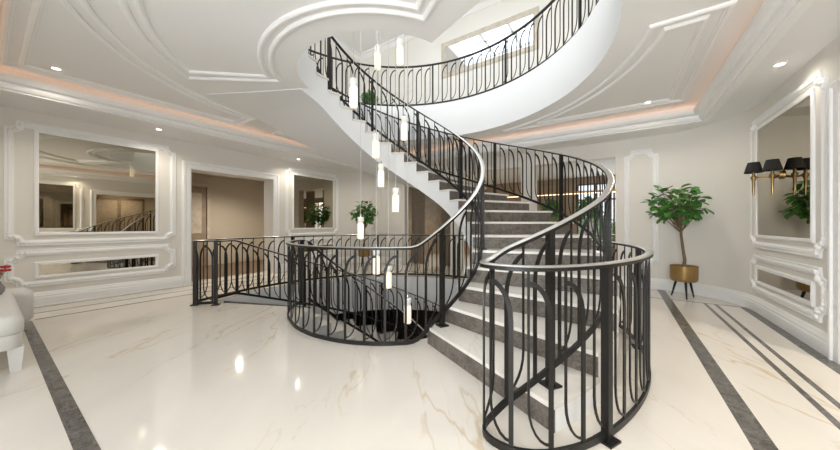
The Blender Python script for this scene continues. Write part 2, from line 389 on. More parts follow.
struct(MB().mitre([(XL, YF), (XL, YB), (XR, YB), (XR, YF)], [(a, h) for a, h in crU], lambda a, b, h: (a, b, ZU + h)), 'trim_upper_cornice', 'trim', 'white cornice at the top of the upper walls', 'cornice', 25)

# basement
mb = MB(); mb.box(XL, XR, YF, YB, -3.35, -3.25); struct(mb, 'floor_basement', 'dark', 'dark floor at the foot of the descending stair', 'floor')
mb = MB()
for b in ((XL - 0.2, XL, YF, YB), (XR, XR + 0.2, YF, YB), (XL, XR, YF - 0.2, YF), (XL, XR, YB, YB + 0.2)): mb.box(*b, -3.3, -0.02)
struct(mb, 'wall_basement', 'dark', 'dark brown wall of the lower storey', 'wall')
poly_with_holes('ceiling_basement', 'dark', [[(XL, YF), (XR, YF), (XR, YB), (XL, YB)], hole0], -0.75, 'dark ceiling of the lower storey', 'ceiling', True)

# ---- floor inlays
def inlay(n, x0, x1, y0, y1, label, h=0.0016):
    struct(MB().box(x0, x1, y0, y1, -0.01, h), 'trim_inlay_%d' % n, 'stripe', label, 'floor inlay')
inlay(1, 0.60, 0.71, 0.30, 6.98, 'broad dark granite stripe in the floor leading to the rear opening')
inlay(2, 1.075, 1.115, -1.1, 6.13, 'thin dark granite line in the floor closer to the broad stripe')
inlay(3, 1.195, 1.235, -1.1, 6.13, 'thin dark granite line in the floor closer to the sconce wall')
inlay(4, 1.47, 1.60, -1.1, 6.17, 'dark granite border along the foot of the sconce wall')
inlay(5, -5.3, 1.47, 6.135, 6.165, 'thin dark cross line in the floor in front of the potted tree', 0.0018)
inlay(6, -6.06, 0.60, 0.275, 0.358, 'broad dark granite stripe in the floor beside the white bench')
inlay(7, -6.12, -6.083, 0.38, 6.13, 'thin dark line in the floor along the panelled mirror wall, further from the wall', 0.0018)
inlay(8, -6.545, -6.515, -1.1, 6.13, 'thin dark line in the floor along the panelled mirror wall, between two others')
inlay(9, -6.98, -6.93, -1.1, 6.13, 'thin dark line in the floor at the foot of the panelled mirror wall')

# ---- baseboards
BB = [(0, 0), (0.034, 0), (0.034, 0.115), (0.028, 0.125), (0.028, 0.15), (0.018, 0.165), (0.014, 0.19), (0.006, 0.20), (0, 0.20)]
fb = lambda a, b, h: (a, b, h)
def corner_pts(cx, cy, a0, a1, n=12): return [(cx + RC * math.cos(R_(a0 + (a1 - a0) * i / n)), cy + RC * math.sin(R_(a0 + (a1 - a0) * i / n))) for i in range(n + 1)]
struct(MB().mitre([(XL, DY1 + 0.15)] + corner_pts(XL + RC, YB - RC, 180, 90) + [(OPEN[0][0] - 0.1, YB)], BB, fb, False), 'baseboard_left_rear', 'trim', 'white moulded baseboard curving round the corner of the panelled mirror wall', 'baseboard', 25)
struct(MB().mitre([(XL, YF), (XL, DY0 - 0.15)], BB, fb, False), 'baseboard_left_front', 'trim', 'white moulded baseboard below the wide mirror near the bench', 'baseboard', 25)
struct(MB().mitre([(OPEN[2][1] + 0.1, YB)] + corner_pts(XR - RC, YB - RC, 90, 0) + [(XR, DY1 + 0.2)], BB, fb, False), 'baseboard_right', 'trim', 'white moulded baseboard curving behind the potted tree', 'baseboard', 25)

# ---- door casings
CS = [(0, 0), (0, 0.02), (0.02, 0.03), (0.09, 0.03), (0.10, 0.045), (0.13, 0.045), (0.15, 0.03), (0.15, 0)]
for n_, (y0, y1, fx, lab) in enumerate(((DY0, DY1, lambda a, b, h: (XL + h, a, b), 'white moulded casing around the wide doorway beside the wide mirror'),
                                  (DY0, DY1 + 0.05, lambda a, b, h: (XR - h, a, b), 'white moulded casing of the doorway beside the sconce mirror'))):
    mb = MB().mitre([(y0, 0), (y0, DZ), (y1, DZ), (y1, 0)], [(-o, h) for o, h in CS], fx, False)
    struct(mb, 'trim_door_casing_%d' % (n_ + 1), 'trim', lab, 'casing', 25)
# ---- moulded wall frames with ornamented corners
FP = [(-0.045, 0), (-0.045, 0.010), (-0.034, 0.012), (-0.022, 0.026), (0.002, 0.03), (0.012, 0.02), (0.028, 0.016), (0.034, 0.022), (0.042, 0.018), (0.042, 0)]
def frame_pts(a0, a1, b0, b1, r):
    pts = []
    for (cx, cy, s0) in ((a0, b0, 90), (a1, b0, 180), (a1, b1, 270), (a0, b1, 0)):
        sg = []
        for i in range(7):
            t = R_(s0 - 90 * i / 6); sg.append((cx + r * math.cos(t), cy + r * math.sin(t)))
        pts += sg
    return pts
def wall_frame(name, a0, a1, b0, b1, r, fm, label, ornate=True):
    f = struct(MB().mitre(frame_pts(a0, a1, b0, b1, r), FP, fm), name, 'trim', label, 'wall panel frame', 30)
    if ornate:
        for cx, cy, sx, sy in ((a0, b0, 1, 1), (a1, b0, -1, 1), (a1, b1, -1, -1), (a0, b1, 1, -1)):
            mb = MB()
            lob = [(0.72 * r, 0.72 * r, 0.030), (r * 1.05, 0.10 * r, 0.022), (0.10 * r, r * 1.05, 0.022), (r * 1.45, -0.02 * r, 0.016), (-0.02 * r, r * 1.45, 0.016), (r * 0.95, 0.42 * r, 0.018), (0.42 * r, r * 0.95, 0.018), (-0.03 * r, r * 1.85, 0.012), (r * 1.85, -0.03 * r, 0.012)]
            for (p, q, rr) in lob:
                c = Vector(fm(cx + sx * p, cy + sy * q, 0.018)); mb.ellipsoid(c, (rr * 1.1, rr * 1.1, rr * 1.25), 8, 5)
            mb.build('corner_ornament', 'trim', f, 60)
    return f
fL = lambda a, b, h: (XL + h, a, b)
fR = lambda a, b, h: (XR - h, a, b)
fB = lambda a, b, h: (a, YB - h, b)
wall_frame('trim_panel_1', 0.22, 2.06, 0.93, 2.64, 0.10, fL, 'ornate white panel frame around the wide mirror near the bench')
wall_frame('trim_panel_2', 0.22, 2.06, 0.33, 0.79, 0.10, fL, 'low ornate white panel frame around the strip mirror near the bench')
wall_frame('trim_panel_3', 4.40, 6.05, 0.93, 2.66, 0.10, fL, 'ornate white panel frame around the mirror beyond the wide doorway')
wall_frame('trim_panel_4', 4.40, 6.05, 0.33, 0.79, 0.10, fL, 'low ornate white panel frame beyond the wide doorway')
wall_frame('trim_panel_5', 4.36, 6.14, 0.92, 2.62, 0.10, fR, 'ornate white panel frame around the mirror with the sconce')
wall_frame('trim_panel_6', 4.36, 6.14, 0.31, 0.75, 0.10, fR, 'low ornate white panel frame under the mirror with the sconce')
wall_frame('trim_panel_7', 0.14, 0.58, 0.45, 2.58, 0.10, fB, 'slim white panel frame on the wall beside the potted tree', False)
wall_frame('trim_panel_8', 0.22, 2.0, 0.93, 2.62, 0.10, fR, 'ornate white panel frame opposite the wide mirror near the bench')

# ---- side room beyond the wide doorway
mb = MB()
mb.box(-10.2, -10.0, 0.2, 7.6, 0, 2.8); mb.box(-10.2, XL - 0.42, 0.1, 0.3, 0, 2.8)
mb.box(-10.2, XL - 0.42, 5.6, 5.8, 0, 2.8)
struct(mb, 'wall_corridor', 'beige', 'beige corridor wall beyond the wide doorway', 'wall')
struct(MB().box(-10.2, XL - 0.42, 0.1, 5.8, 2.62, 2.8), 'ceiling_corridor', 'beige', 'beige corridor ceiling beyond the wide doorway', 'ceiling')
struct(MB().box(-10.2, XL - 0.40, 0.1, 5.8, -0.05, 0.003), 'floor_corridor', 'brown', 'brown corridor floor beyond the wide doorway', 'floor')
d = struct(MB().box(-9.99, -9.94, 2.88, 3.64, 0, 2.25), 'door_1', 'panel', 'brown framed corridor door with a pale glass panel', 'door')
MB().box(-9.95, -9.93, 2.98, 3.54, 0.95, 2.1).build('glass_panel', 'stone', d); MB().box(-9.95, -9.93, 2.98, 3.54, 0.2, 0.82).build('lower_panel', 'curtain', d)
mb = MB().mitre([(2.84, 0), (2.84, 2.29), (3.68, 2.29), (3.68, 0)], [(0, 0), (0, 0.07), (-0.08, 0.07), (-0.08, 0)], lambda a, b, h: (-10.0 + h, a, b), False)
mb.build('door_frame', 'stone', d)
# room beyond the right doorway
mb = MB(); mb.box(3.1, 3.3, 1.5, 5.0, 0, 2.8); mb.box(XR + 0.3, 3.3, 1.3, 1.5, 0, 2.8); mb.box(XR + 0.3, 3.3, 5.0, 5.2, 0, 2.8); mb.box(XR + 0.3, 3.3, 1.3, 5.2, 2.7, 2.85)
struct(mb, 'wall_lobby', 'beige', 'beige lobby wall beyond the doorway beside the sconce mirror', 'wall')
struct(MB().box(XR + 0.29, 3.3, 1.3, 5.2, -0.05, 0.0), 'floor_lobby', 'floor', 'cream lobby floor beyond the doorway beside the sconce mirror', 'floor')
d = struct(MB().box(3.04, 3.1, 2.4, 4.0, 0, 2.3), 'door_2', 'wood', 'brown double door in the lobby beside the sconce mirror', 'door')
for q in range(2): MB().box(3.02, 3.05, 2.48 + q * 0.78, 3.15 + q * 0.78, 0.15, 2.2).build('door_leaf', 'curtain', d)

# ---- room behind the staircase
mb = MB(); mb.box(XL - 0.5, -6.2, YB + 0.22, 11.2, 0, 2.85); mb.box(XR - 0.2, XR + 0.1, YB + 0.22, 11.2, 0, 2.85)
wall_boxes(mb, 'x', 11.0, 11.2, -6.2, XR - 0.2, 0, 2.85, [(-5.9, -4.3, 0.5, 2.5), (-1.1, 0.9, 0.5, 2.5)])
struct(mb, 'wall_dining_room', 'panel', 'brown timber walls of the room behind the staircase', 'wall')
struct(MB().box(XL - 0.5, XR + 0.1, YB + 0.2, 11.2, 2.75, 2.85), 'ceiling_dining_room', 'ceil', 'pale ceiling of the room behind the staircase', 'ceiling')
for n_, (a, b) in enumerate(((-5.9, -4.3), (-1.1, 0.9))):
    mb = MB(); k = 4
    for q in range(k + 1): x = a + (b - a) * q / k; mb.box(x - 0.025, x + 0.025, 11.0, 11.06, 0.5, 2.5)
    for z in (0.5, 2.0, 2.5): mb.box(a, b, 11.0, 11.06, z - 0.025, z + 0.025)
    wn = struct(mb, 'window_%d' % (n_ + 4), 'wood', 'bright garden window at the end of the room behind the staircase, ' + ('behind the timber side' if n_ == 0 else 'on the side of the potted tree'), 'window')
    MB().box(a, b, 11.03, 11.035, 0.5, 2.5).build('pane', 'glass', wn)

# ================================================================== STAIRCASE
def sector(mb, r0, r1, p0, p1, z0f, z1f, n=4, ends=True):
    """solid ring sector between heights z0f(ph), z1f(ph)"""
    vs = []; fs = []
    for i in range(n + 1):
        a = p0 + (p1 - p0) * i / n
        for r in (r0, r1): vs += [P(r, a, z0f(a)), P(r, a, z1f(a))]
    for i in range(n):
        o = 4 * i; fs += [(o, o + 1, o + 5, o + 4), (o + 2, o + 6, o + 7, o + 3), (o + 1, o + 3, o + 7, o + 5), (o, o + 4, o + 6, o + 2)]
    if ends: fs += [(0, 2, 3, 1), (4 * n, 4 * n + 1, 4 * n + 3, 4 * n + 2)]
    return mb.add(vs, fs)
def soffit(ph):
    x = ZT - (nosing(ph) - 0.42 - 0.11 * min(1.0, max(0.0, ph - 1.4)))
    return max(0.0, ZT + 0.002 - (x + math.sqrt(x * x + 0.02)) / 2)
TT = 0.03
st = thing('spiral_staircase', (CX, CY, 0), 'curved white staircase with marble treads and brown granite risers sweeping up to the gallery', 'staircase')
body = MB()
for k in range(1, NST + 1):
    p0 = PH1 + (k - 1) * DPH; p1 = p0 + DPH if k < NST else R_(206.9)
    zt = k * RISE - TT
    sector(body, RI, RO, p0 + 0.004, p1 + 0.004 if k < NST else p1, soffit, lambda a, zt=zt: zt, 5, ends=True)
body.build('stair_body', 'white', st, 32)
for k in range(1, NST + 1):
    p0 = PH1 + (k - 1) * DPH; p1 = p0 + DPH if k < NST else R_(206.9)
    sector(MB(), RI - 0.012, RO + 0.012, p0 - 0.010, p1, lambda a: k * RISE - TT, lambda a: k * RISE, 5).build('tread', 'tread', st, 30)
    # riser: a slab standing on the tread below
    sector(MB(), RI + 0.002, RO - 0.002, p0 - 0.002, p0 + 0.0045, lambda a: (k - 1) * RISE + 0.0005, lambda a: k * RISE - TT, 1).build('riser', 'granite', st)

# descending flight
PHD = PHT
def nosd(ph): return SL * (ph - PHD)
sd = thing('descending_staircase', (CX, CY, -3.25), 'lower curved staircase of pale marble treads going down into the well', 'staircase')
ND = 18; body = MB()
for j in range(1, ND + 1):
    p1 = PHD - (j - 1) * DPH; p0 = p1 - DPH; zt = -j * RISE - TT
    sector(body, 1.12, RO, p0, p1 - 0.004, lambda a: max(-3.25, nosd(a) - 0.42), lambda a, zt=zt: zt, 4)
body.build('stair_body', 'white', sd, 32)
for j in range(1, ND + 1):
    p1 = PHD - (j - 1) * DPH; p0 = p1 - DPH
    sector(MB(), 1.11, RO + 0.01, p0 - 0.01, p1, lambda a: -j * RISE - TT, lambda a: -j * RISE, 4).build('tread', 'tread', sd, 30)
    sector(MB(), 1.12, RO, p1 - 0.0045, p1 + 0.002, lambda a: -j * RISE + 0.0005, lambda a: -(j - 1) * RISE - (TT if j > 1 else 0.002), 1).build('riser', 'granite', sd)

# ------------------------------------------------------------------ balustrades
def lerp_table(t, x):
    if x <= t[0][0]: return t[0][1]
    for (a, u), (b, v) in zip(t, t[1:]):
        if x <= b: 
            k = (x - a) / (b - a); k2 = k
            return u + (v - u) * k2
    return t[-1][1]
class Path:
    def __init__(s, pts):           # pts: list of Vector (x,y,z base)
        s.p = [Vector(q) for q in pts]
        # smooth lightly
        for _ in range(3):
            s.p = [s.p[0]] + [(s.p[i - 1] + 2 * s.p[i] + s.p[i + 1]) / 4 for i in range(1, len(s.p) - 1)] + [s.p[-1]]
        s.s = [0.0]
        for a, b in zip(s.p, s.p[1:]): s.s.append(s.s[-1] + (Vector((b.x, b.y)) - Vector((a.x, a.y))).length)
        s.L = s.s[-1]
    def at(s, d):
        d = min(max(d, 0), s.L - 1e-6); lo, hi = 0, len(s.s) - 1
        while hi - lo > 1:
            m = (lo + hi) // 2
            if s.s[m] <= d: lo = m
            else: hi = m
        k = (d - s.s[lo]) / max(1e-9, s.s[lo + 1] - s.s[lo]); a, b = s.p[lo], s.p[lo + 1]
        p = a + (b - a) * k; t = Vector((b.x - a.x, b.y - a.y, 0)).normalized()
        return p, Vector((t.y, -t.x, 0))
    def near(s, x, y): return min(range(len(s.p)), key=lambda i: (s.p[i].x - x) ** 2 + (s.p[i].y - y) ** 2)
def dens(keys, step=0.03):
    """keys: (deg, R, z) -> dense list using smooth interpolation in angle"""
    out = []
    for (a, r, z), (b, q, y) in zip(keys, keys[1:]):
        n = max(1, int(abs(b - a) * PI / 180 * max(r, q) / step) or 1)
        n = max(n, int(abs(q - r) / step))
        for i in range(n): k = i / n; out.append(P(r + (q - r) * k, R_(a + (b - a) * k), z + (y - z) * k))
    a, r, z = keys[-1]; out.append(P(r, R_(a), z)); return out
HP = []
for i in range(10):
    a = 2 * PI * i / 10; HP.append((0.026 * math.cos(a), 0.007 * math.sin(a)))
def balustrade(name, pts, H, hb, direction, posts, label, group=None, pitch=0.2, hbf=None, phase=0.5):
    pa = Path(pts); base = pa.p[0]
    root = thing(name, (base.x, base.y, base.z), label, 'railing', group)
    N = [pa.at(x)[1] for x in pa.s]
    MB().sweep([p + Vector((0, 0, H)) for p in pa.p], N, HP).build('handrail', 'rail', root, 50)
    MB().sweep([p + Vector((0, 0, H - 0.013)) for p in pa.p], N, [(-0.0235, -0.009), (0.0235, -0.009), (0.0235, 0.009), (-0.0235, 0.009)]).build('rail_core', 'iron', root, 40)
    hbf = hbf or (lambda p: hb)
    MB().sweep([p + Vector((0, 0, hbf(p))) for p in pa.p], N, [(-0.009, -0.019), (0.009, -0.019), (0.009, 0.019), (-0.009, 0.019)]).build('bottom_rail', 'iron', root, 40)
    ps = []
    for q in posts: ps.append(pa.s[pa.near(q[0], q[1])])
    for d in ps:
        p, n = pa.at(d); t = Vector((-n.y, n.x, 0)); zf = p.z + (q[2] if False else 0)
        mb = MB(); hw = 0.016 if name.startswith('gallery') else 0.021
        def prism(w, z0, z1):
            c = [p + n * (sx * w) + t * (sy * w) for sx, sy in ((-1, -1), (1, -1), (1, 1), (-1, 1))]
            mb.add([(v.x, v.y, z0) for v in c] + [(v.x, v.y, z1) for v in c], [(3, 2, 1, 0), (4, 5, 6, 7), (0, 1, 5, 4), (1, 2, 6, 5), (2, 3, 7, 6), (3, 0, 4, 7)])
        zfoot = foot(p); prism(hw, zfoot, p.z + H - 0.012); pm = mb.build('newel_post', 'iron', root)
        mb = MB(); prism(0.05, zfoot, zfoot + 0.012); mb.build('foot_plate', 'iron', pm)
    n_u = int(pa.L / pitch); pt = pa.L / n_u
    pl = 0.116
    for i in range(n_u if phase == 0.5 else n_u - 1):
        s0 = (i + phase) * pt
        sm, stn = s0 - direction * pl / 2, s0 + direction * pl / 2    # main bar, slender bar
        def pos(s_, z): p, n = pa.at(s_); return p + Vector((0, 0, z)), n
        def clear(s_): return all(abs(s_ - d) > 0.035 for d in ps)
        def bar(nm, seq, wd, th):
            P3 = []; NN = []
            for s_, z in seq: q, n = pos(s_, z); P3.append(q); NN.append(n)
            MB().sweep(P3, NN, [(-th / 2, -wd / 2), (th / 2, -wd / 2), (th / 2, wd / 2), (-th / 2, wd / 2)]).build(nm, 'iron', root, 40)
        hb0 = hbf(pa.at(s0)[0])
        if clear(sm):
            seq = [(sm, hb0)] + [(sm, hb0 + (H - 0.29 - hb0) * q) for q in (0.5, 1.0)]
            for q in range(1, 7): a = PI / 2 * q / 6; seq.append((sm + direction * pl * (1 - math.cos(a)), H - 0.29 + 0.205 * math.sin(a)))
            bar('baluster', seq, 0.024, 0.010)
        if clear(stn):
            seq = [(stn, H - 0.02), (stn, H * 0.6), (stn, hb0 + 0.24)]
            for q in range(1, 7): a = PI / 2 * q / 6; seq.append((stn - direction * pl * (1 - math.cos(a)), hb0 + 0.24 - 0.20 * math.sin(a)))
            bar('slender_baluster', seq, 0.012, 0.009)
    return root
def foot(p):
    """walking surface under a post"""
    r = math.hypot(p.x - CX, p.y - CY); a = math.atan2(p.y - CY, p.x - CX)
    if a < R_(-158): a += 2 * PI
    if p.z < -0.05:
        j = math.ceil((PHD - a) / DPH); return -j * RISE
    if p.z < 0.02: return 0.0 if not (RI < r < RO and a > PH1 and a < 0.5) else RISE * max(0, math.floor((a - PH1) / DPH) + 1)
    if p.z > F1 - 0.03: return F1
    return min(NST, math.floor((a - PH1) / DPH) + 1) * RISE

# inner balustrade: well guard -> up the flight -> landing
RT = [(-166, 1.36), (-150, 1.30), (-136, 1.24), (-120, 1.17), (-100, 1.14), (-80, 1.14), (-60, 1.17), (-40, 1.21), (-20, 1.285), (0, 1.325), (195, 1.325), (225, 1.20), (330, 1.20)]
keys = []
for a in range(-166, 331, 2):
    keys.append((a, lerp_table(RT, a), min(F1, max(0.0, 0.9376 * (R_(a) + 0.598)))))
def px(phd, r=1.27): q = P(r, R_(phd)); return (q.x, q.y)
balustrade('inner_balustrade', dens(keys), 0.975, 0.04, 1, [px(-164, 1.36), px(-21.5, 1.285), px(20, 1.325), px(64, 1.325), px(103, 1.325), px(139, 1.325), px(174, 1.325), px(245, 1.2), px(300, 1.2)],
           'dark iron railing guarding the round well and rising along the inner side of the stair', 
           hbf=lambda p: 0.045 if p.z < 0.001 or p.z > F1 - 0.001 else 0.045 + 0.06 * min(1, p.z / 0.15) * min(1, (F1 - p.z) / 0.15))
# outer balustrade: landing -> down the outer side -> hairpin around the foot
keys = [(a, 2.61, min(F1, 0.9316 * (R_(a) + 0.486) + 0.14)) for a in range(204, -10, -2)]
for a, r in ((-12, 2.605), (-18, 2.575), (-24, 2.54), (-29, 2.50), (-32.5, 2.47)): keys.append((a, r, max(0, 0.9316 * (R_(a) + 0.486) + 0.14)))
for a, r in ((-34.6, 2.452), (-35.8, 2.465), (-36.5, 2.51), (-36.7, 2.57), (-36.1, 2.65), (-34.7, 2.725), (-32.2, 2.785), (-28.5, 2.825), (-23, 2.85), (-15, 2.86), (-5, 2.87), (5, 2.87), (15, 2.87), (25, 2.87), (36, 2.87)): keys.append((a, r, 0.0))
balustrade('outer_balustrade', dens(keys), 0.985, 0.035, -1, [px(-25, 2.535), px(8, 2.61), px(41, 2.61), px(75, 2.61), px(109, 2.61), px(143, 2.61), px(178, 2.61), px(-23.6, 2.845), px(10, 2.87)],
           'dark iron railing climbing the outer stair side, curling in a hairpin around its foot',
           hbf=lambda p: 0.035 + 0.065 * min(1, p.z / 0.2) if p.z < F1 - 0.001 else 0.045, phase=0.95)
# gallery
keys = [(a, 2.74, F1) for a in range(-22, 205, 2)]
balustrade('gallery_balustrade', dens(keys), 0.93, 0.04, -1, [px(a, 2.74) for a in (0, 36, 72, 107.5, 143, 179)],
           'dark iron railing curving along the edge of the upper gallery')
# guard at the back of the well on the ground floor
keys = [(205.8, 2.58, 0), (207, 2.70, 0), (207.6, 2.82, 0), (207.0, 2.90, 0), (205, 2.91, 0), (201, 2.90, 0)] + [(a, 2.87, 0) for a in range(197, 68, -2)]
balustrade('well_guard', dens(keys), 0.965, 0.04, 1, [px(205.8, 2.58), px(207.2, 2.90), px(171, 2.87), px(134, 2.87), px(98, 2.87)],
           'level dark iron railing along the far rim of the lower stair well')
keys = [(a, 2.62, min(0, SL * (R_(a) - PHD) + 0.06)) for a in range(204, 40, -2)]
balustrade('lower_outer_balustrade', dens(keys), 0.955, 0.09, -1, [px(168, 2.62), px(132, 2.62), px(96, 2.62), px(60, 2.62)],
           'dark iron railing sloping down along the outer side of the descending stair')
keys = [(a, 1.24, min(0, SL * (R_(a) - PHD) + 0.08)) for a in range(196, 40, -2)]
balustrade('lower_inner_balustrade', dens(keys), 0.955, 0.09, -1, [px(130, 1.24), px(75, 1.24)],
           'dark iron railing sloping down along the inner side of the descending stair')

# ================================================================== PENDANT LIGHTS
def cam_point(u, v, d):
    x = (u - 420.0) / FPX * d; s, c = math.sin(TH), math.cos(TH)
    return Vector((-s * d + c * x, c * d + s * x, CAMH + (VH - v) / FPX * d))
pend = [(353.6, 79, 107, 3.45, 'hanging before the upper flight next to the newel post'), (377.5, 47, 69, 4.6, 'hanging before the gallery railing, the lower of two high ones'),
        (400, 40, 64, 4.2, 'highest of all, hanging above the gallery handrail'), (404.5, 117, 140, 4.3, 'hanging between the balusters of the upper flight'),
        (376, 134, 158, 4.1, 'hanging against the white stair side'), (381, 164, 187, 4.3, 'hanging just below the sloping stair underside'),
        (395.7, 188, 212, 4.0, 'just above the level well railing, clear of the tree'), (360.7, 217, 239, 4.4, 'hanging in front of the potted tree in the corner'),
        (376.4, 249, 274, 3.9, 'hanging below the handrail, topmost of the three in the well'), (388.4, 266, 288, 4.2, 'middle of the three hanging below the handrail'),
        (407.6, 298, 323, 3.8, 'lowest of all, hanging deep in the well')]
cen = thing('pendant_canopy', (-2.66, 3.08, ZU + 0.28), 'round white ceiling plate that the pendant cables hang from', 'ceiling plate')
MB().lathe([(0.62, 0), (0.64, 0.015), (0.64, 0.05)], (-2.66, 3.08, ZU + 0.28), 32).build('plate', 'trim', cen, 40)
MB().box(-2.70, -2.62, SKY[2], SKY[3], ZU + 0.33, ZU + 0.40).build('bracket', 'trim', cen)
for (u, v0, v1, d, where) in pend:
    top = cam_point(u, v0, d); bot = cam_point(u, v1, d); hgt = top.z - bot.z
    r = 0.047
    t = thing('pendant_light', (top.x, top.y, bot.z), 'slim opal glass pendant light ' + where, 'pendant light', 'pendant lights in the stair well')
    n1 = hgt * 0.70
    MB().lathe([(r * 0.9, 0), (r, 0.01), (r, n1 - 0.03), (r * 0.93, n1)], (top.x, top.y, bot.z), 18).build('lit_shade', 'bulb', t, 40)
    MB().lathe([(r * 0.74, n1), (r * 0.74, n1 + 0.018), (r, n1 + 0.04), (r, hgt - 0.006), (r * 0.9, hgt)], (top.x, top.y, bot.z), 18).build('upper_shade', 'opal', t, 40)
    MB().lathe([(0.014, hgt), (0.014, hgt + 0.035), (0.005, hgt + 0.05)], (top.x, top.y, bot.z), 12).build('cap', 'chrome', t, 40)
    MB().tube([(top.x, top.y, bot.z + hgt + 0.045), (top.x, top.y, ZU + 0.285)], 0.0035, 6).build('cable', 'cable', t, 60)

# ================================================================== MIRRORS
def wall_mirror(fm, a0, a1, b0, b1, label, group=None, fmat='trim', gmat='mirror', fw=0.045, nm='wall_mirror'):
    c = Vector(fm((a0 + a1) / 2, b0, 0.0)); t = thing(nm, c, label, 'mirror', group)
    MB().mitre([(a0, b0), (a1, b0), (a1, b1), (a0, b1)], [(0, 0.001), (0, 0.02), (fw * 0.7, 0.026), (fw, 0.018), (fw, 0.001)], fm).build('frame', fmat, t, 25)
    q = [fm(a0 - 0.003, b0 - 0.003, 0.010), fm(a1 + 0.003, b0 - 0.003, 0.010), fm(a1 + 0.003, b1 + 0.003, 0.010), fm(a0 - 0.003, b1 + 0.003, 0.010)]
    q += [fm(a0 - 0.003, b0 - 0.003, 0.003), fm(a1 + 0.003, b0 - 0.003, 0.003), fm(a1 + 0.003, b1 + 0.003, 0.003), fm(a0 - 0.003, b1 + 0.003, 0.003)]
    MB().add(q, [(0, 1, 2, 3), (7, 6, 5, 4), (0, 4, 5, 1), (1, 5, 6, 2), (2, 6, 7, 3), (3, 7, 4, 0)]).build('mirror_glass', gmat, t)
wall_mirror(fL, 0.48, 1.80, 1.08, 2.55, 'wide bronze tinted wall mirror in the ornate frame near the bench')
wall_mirror(fL, 0.48, 1.80, 0.45, 0.605, 'low strip mirror under the wide mirror near the bench')
wall_mirror(fL, 4.60, 5.88, 1.11, 2.51, 'wall mirror beyond the wide doorway, beside the potted tree')
wall_mirror(fL, 4.60, 5.88, 0.45, 0.605, 'low strip mirror beyond the wide doorway, behind the well railing')
wall_mirror(fR, 4.58, 5.96, 1.06, 2.49, 'tall bronze tinted wall mirror behind the two black shaded lamps')
wall_mirror(fR, 4.58, 5.96, 0.435, 0.595, 'low strip mirror under the mirror with the black shaded lamps')
wall_mirror(fR, 0.48, 1.80, 1.08, 2.55, 'wall mirror facing the wide mirror near the bench')
wall_mirror(fB, -3.86, -1.60, 5.28, 5.98, 'large stone framed mirror on the upper wall above the gallery railing', None, 'stone', 'clearmirror', 0.13, 'gallery_mirror')

# ================================================================== DOWNLIGHTS
def downlight(x, y, z, label, power=30):
    t = thing('downlight', (x, y, z), label, 'ceiling light', 'recessed ceiling downlights')
    MB().lathe([(0.052, 0.0), (0.052, -0.006), (0.038, -0.008), (0.036, -0.001)], (x, y, z), 24, False).build('ring', 'trim', t, 40)
    MB().lathe([(0.0365, -0.002), (0.0365, -0.005), (0.026, -0.006)], (x, y, z), 20).build('lens', 'lamp', t, 40)
    l = bpy.data.lights.new('downlight_beam', 'SPOT'); l.energy = power; l.color = (1.0, 0.92, 0.80); l.spot_size = R_(150); l.spot_blend = 0.9; l.shadow_soft_size = 0.04; l.specular_factor = 0.0
    o = bpy.data.objects.new('downlight_beam', l); COL.objects.link(o); o.location = (x, y, z - 0.03)
downlight(0.39, 5.86, ZT, 'recessed downlight in the tray ceiling near the tree by the sconce wall')
downlight(-5.76, 0.52, ZT, 'small recessed downlight in the tray ceiling above the white bench')
downlight(-5.70, 5.70, ZT, 'recessed downlight in the tray ceiling near the corner tree')
downlight(-6.60, 1.72, ZS, 'small recessed downlight in the ceiling border over the wide mirror near the bench', 18)
downlight(-6.68, 4.46, ZS, 'recessed downlight in the ceiling border just beyond the wide doorway', 18)
downlight(1.38, 4.58, ZS, 'small recessed downlight in the ceiling border in front of the sconce mirror', 6)

downlight(0.39, 0.52, ZT, 'recessed downlight in the tray ceiling over the entrance by the sconce wall')
downlight(1.38, 1.84, ZS, 'recessed downlight in the ceiling border before the doorway beside the sconce mirror', 12)
downlight(-8.5, 3.9, 2.62, 'added fill downlight brightening the corridor beyond the wide doorway', 110)  # added lamp, lifts the otherwise dark corridor
downlight(2.4, 3.2, 2.70, 'added fill downlight brightening the lobby beside the sconce mirror', 90)  # added lamp out of view, fills the lobby and its doorway
downlight(-4.2, 9.0, 2.75, 'recessed downlight in the room behind the staircase', 90)

# ================================================================== SCONCE
t = thing('wall_sconce', (XR - 0.012, 5.24, 1.785), 'brass two-arm wall lamp with black tapered shades mounted on the mirror', 'wall lamp')
MB().tube([(XR - 0.012, 5.24, 1.785), (XR - 0.035, 5.24, 1.785)], 0.05, 18).build('backplate', 'brass', t, 40)
for (sx, sy) in ((1.385, 5.30), (1.505, 5.18)):
    pts = []
    for i in range(9):
        k = i / 8; pts.append((XR - 0.03 + (sx - XR + 0.03) * k, 5.24 + (sy - 5.24) * k, 1.785 - 0.03 * math.sin(PI * k)))
    MB().tube(pts, 0.011, 10).build('arm', 'brass', t, 50)
    MB().lathe([(0.005, -0.25), (0.012, -0.18), (0.014, -0.05), (0.024, -0.03), (0.030, 0.0), (0.016, 0.012), (0.012, 0.06)], (sx, sy, 1.785), 12).build('candle_stem', 'brass', t, 40)
    sh = MB().lathe([(0.083, 0.05), (0.052, 0.175), (0.050, 0.175), (0.081, 0.05)], (sx, sy, 1.785), 24, False).build('lamp_shade', 'black', t, 40)
    MB().lathe([(0.052, 0.17), (0.052, 0.176), (0.01, 0.177)], (sx, sy, 1.785), 20).build('shade_cap', 'black', sh, 40)

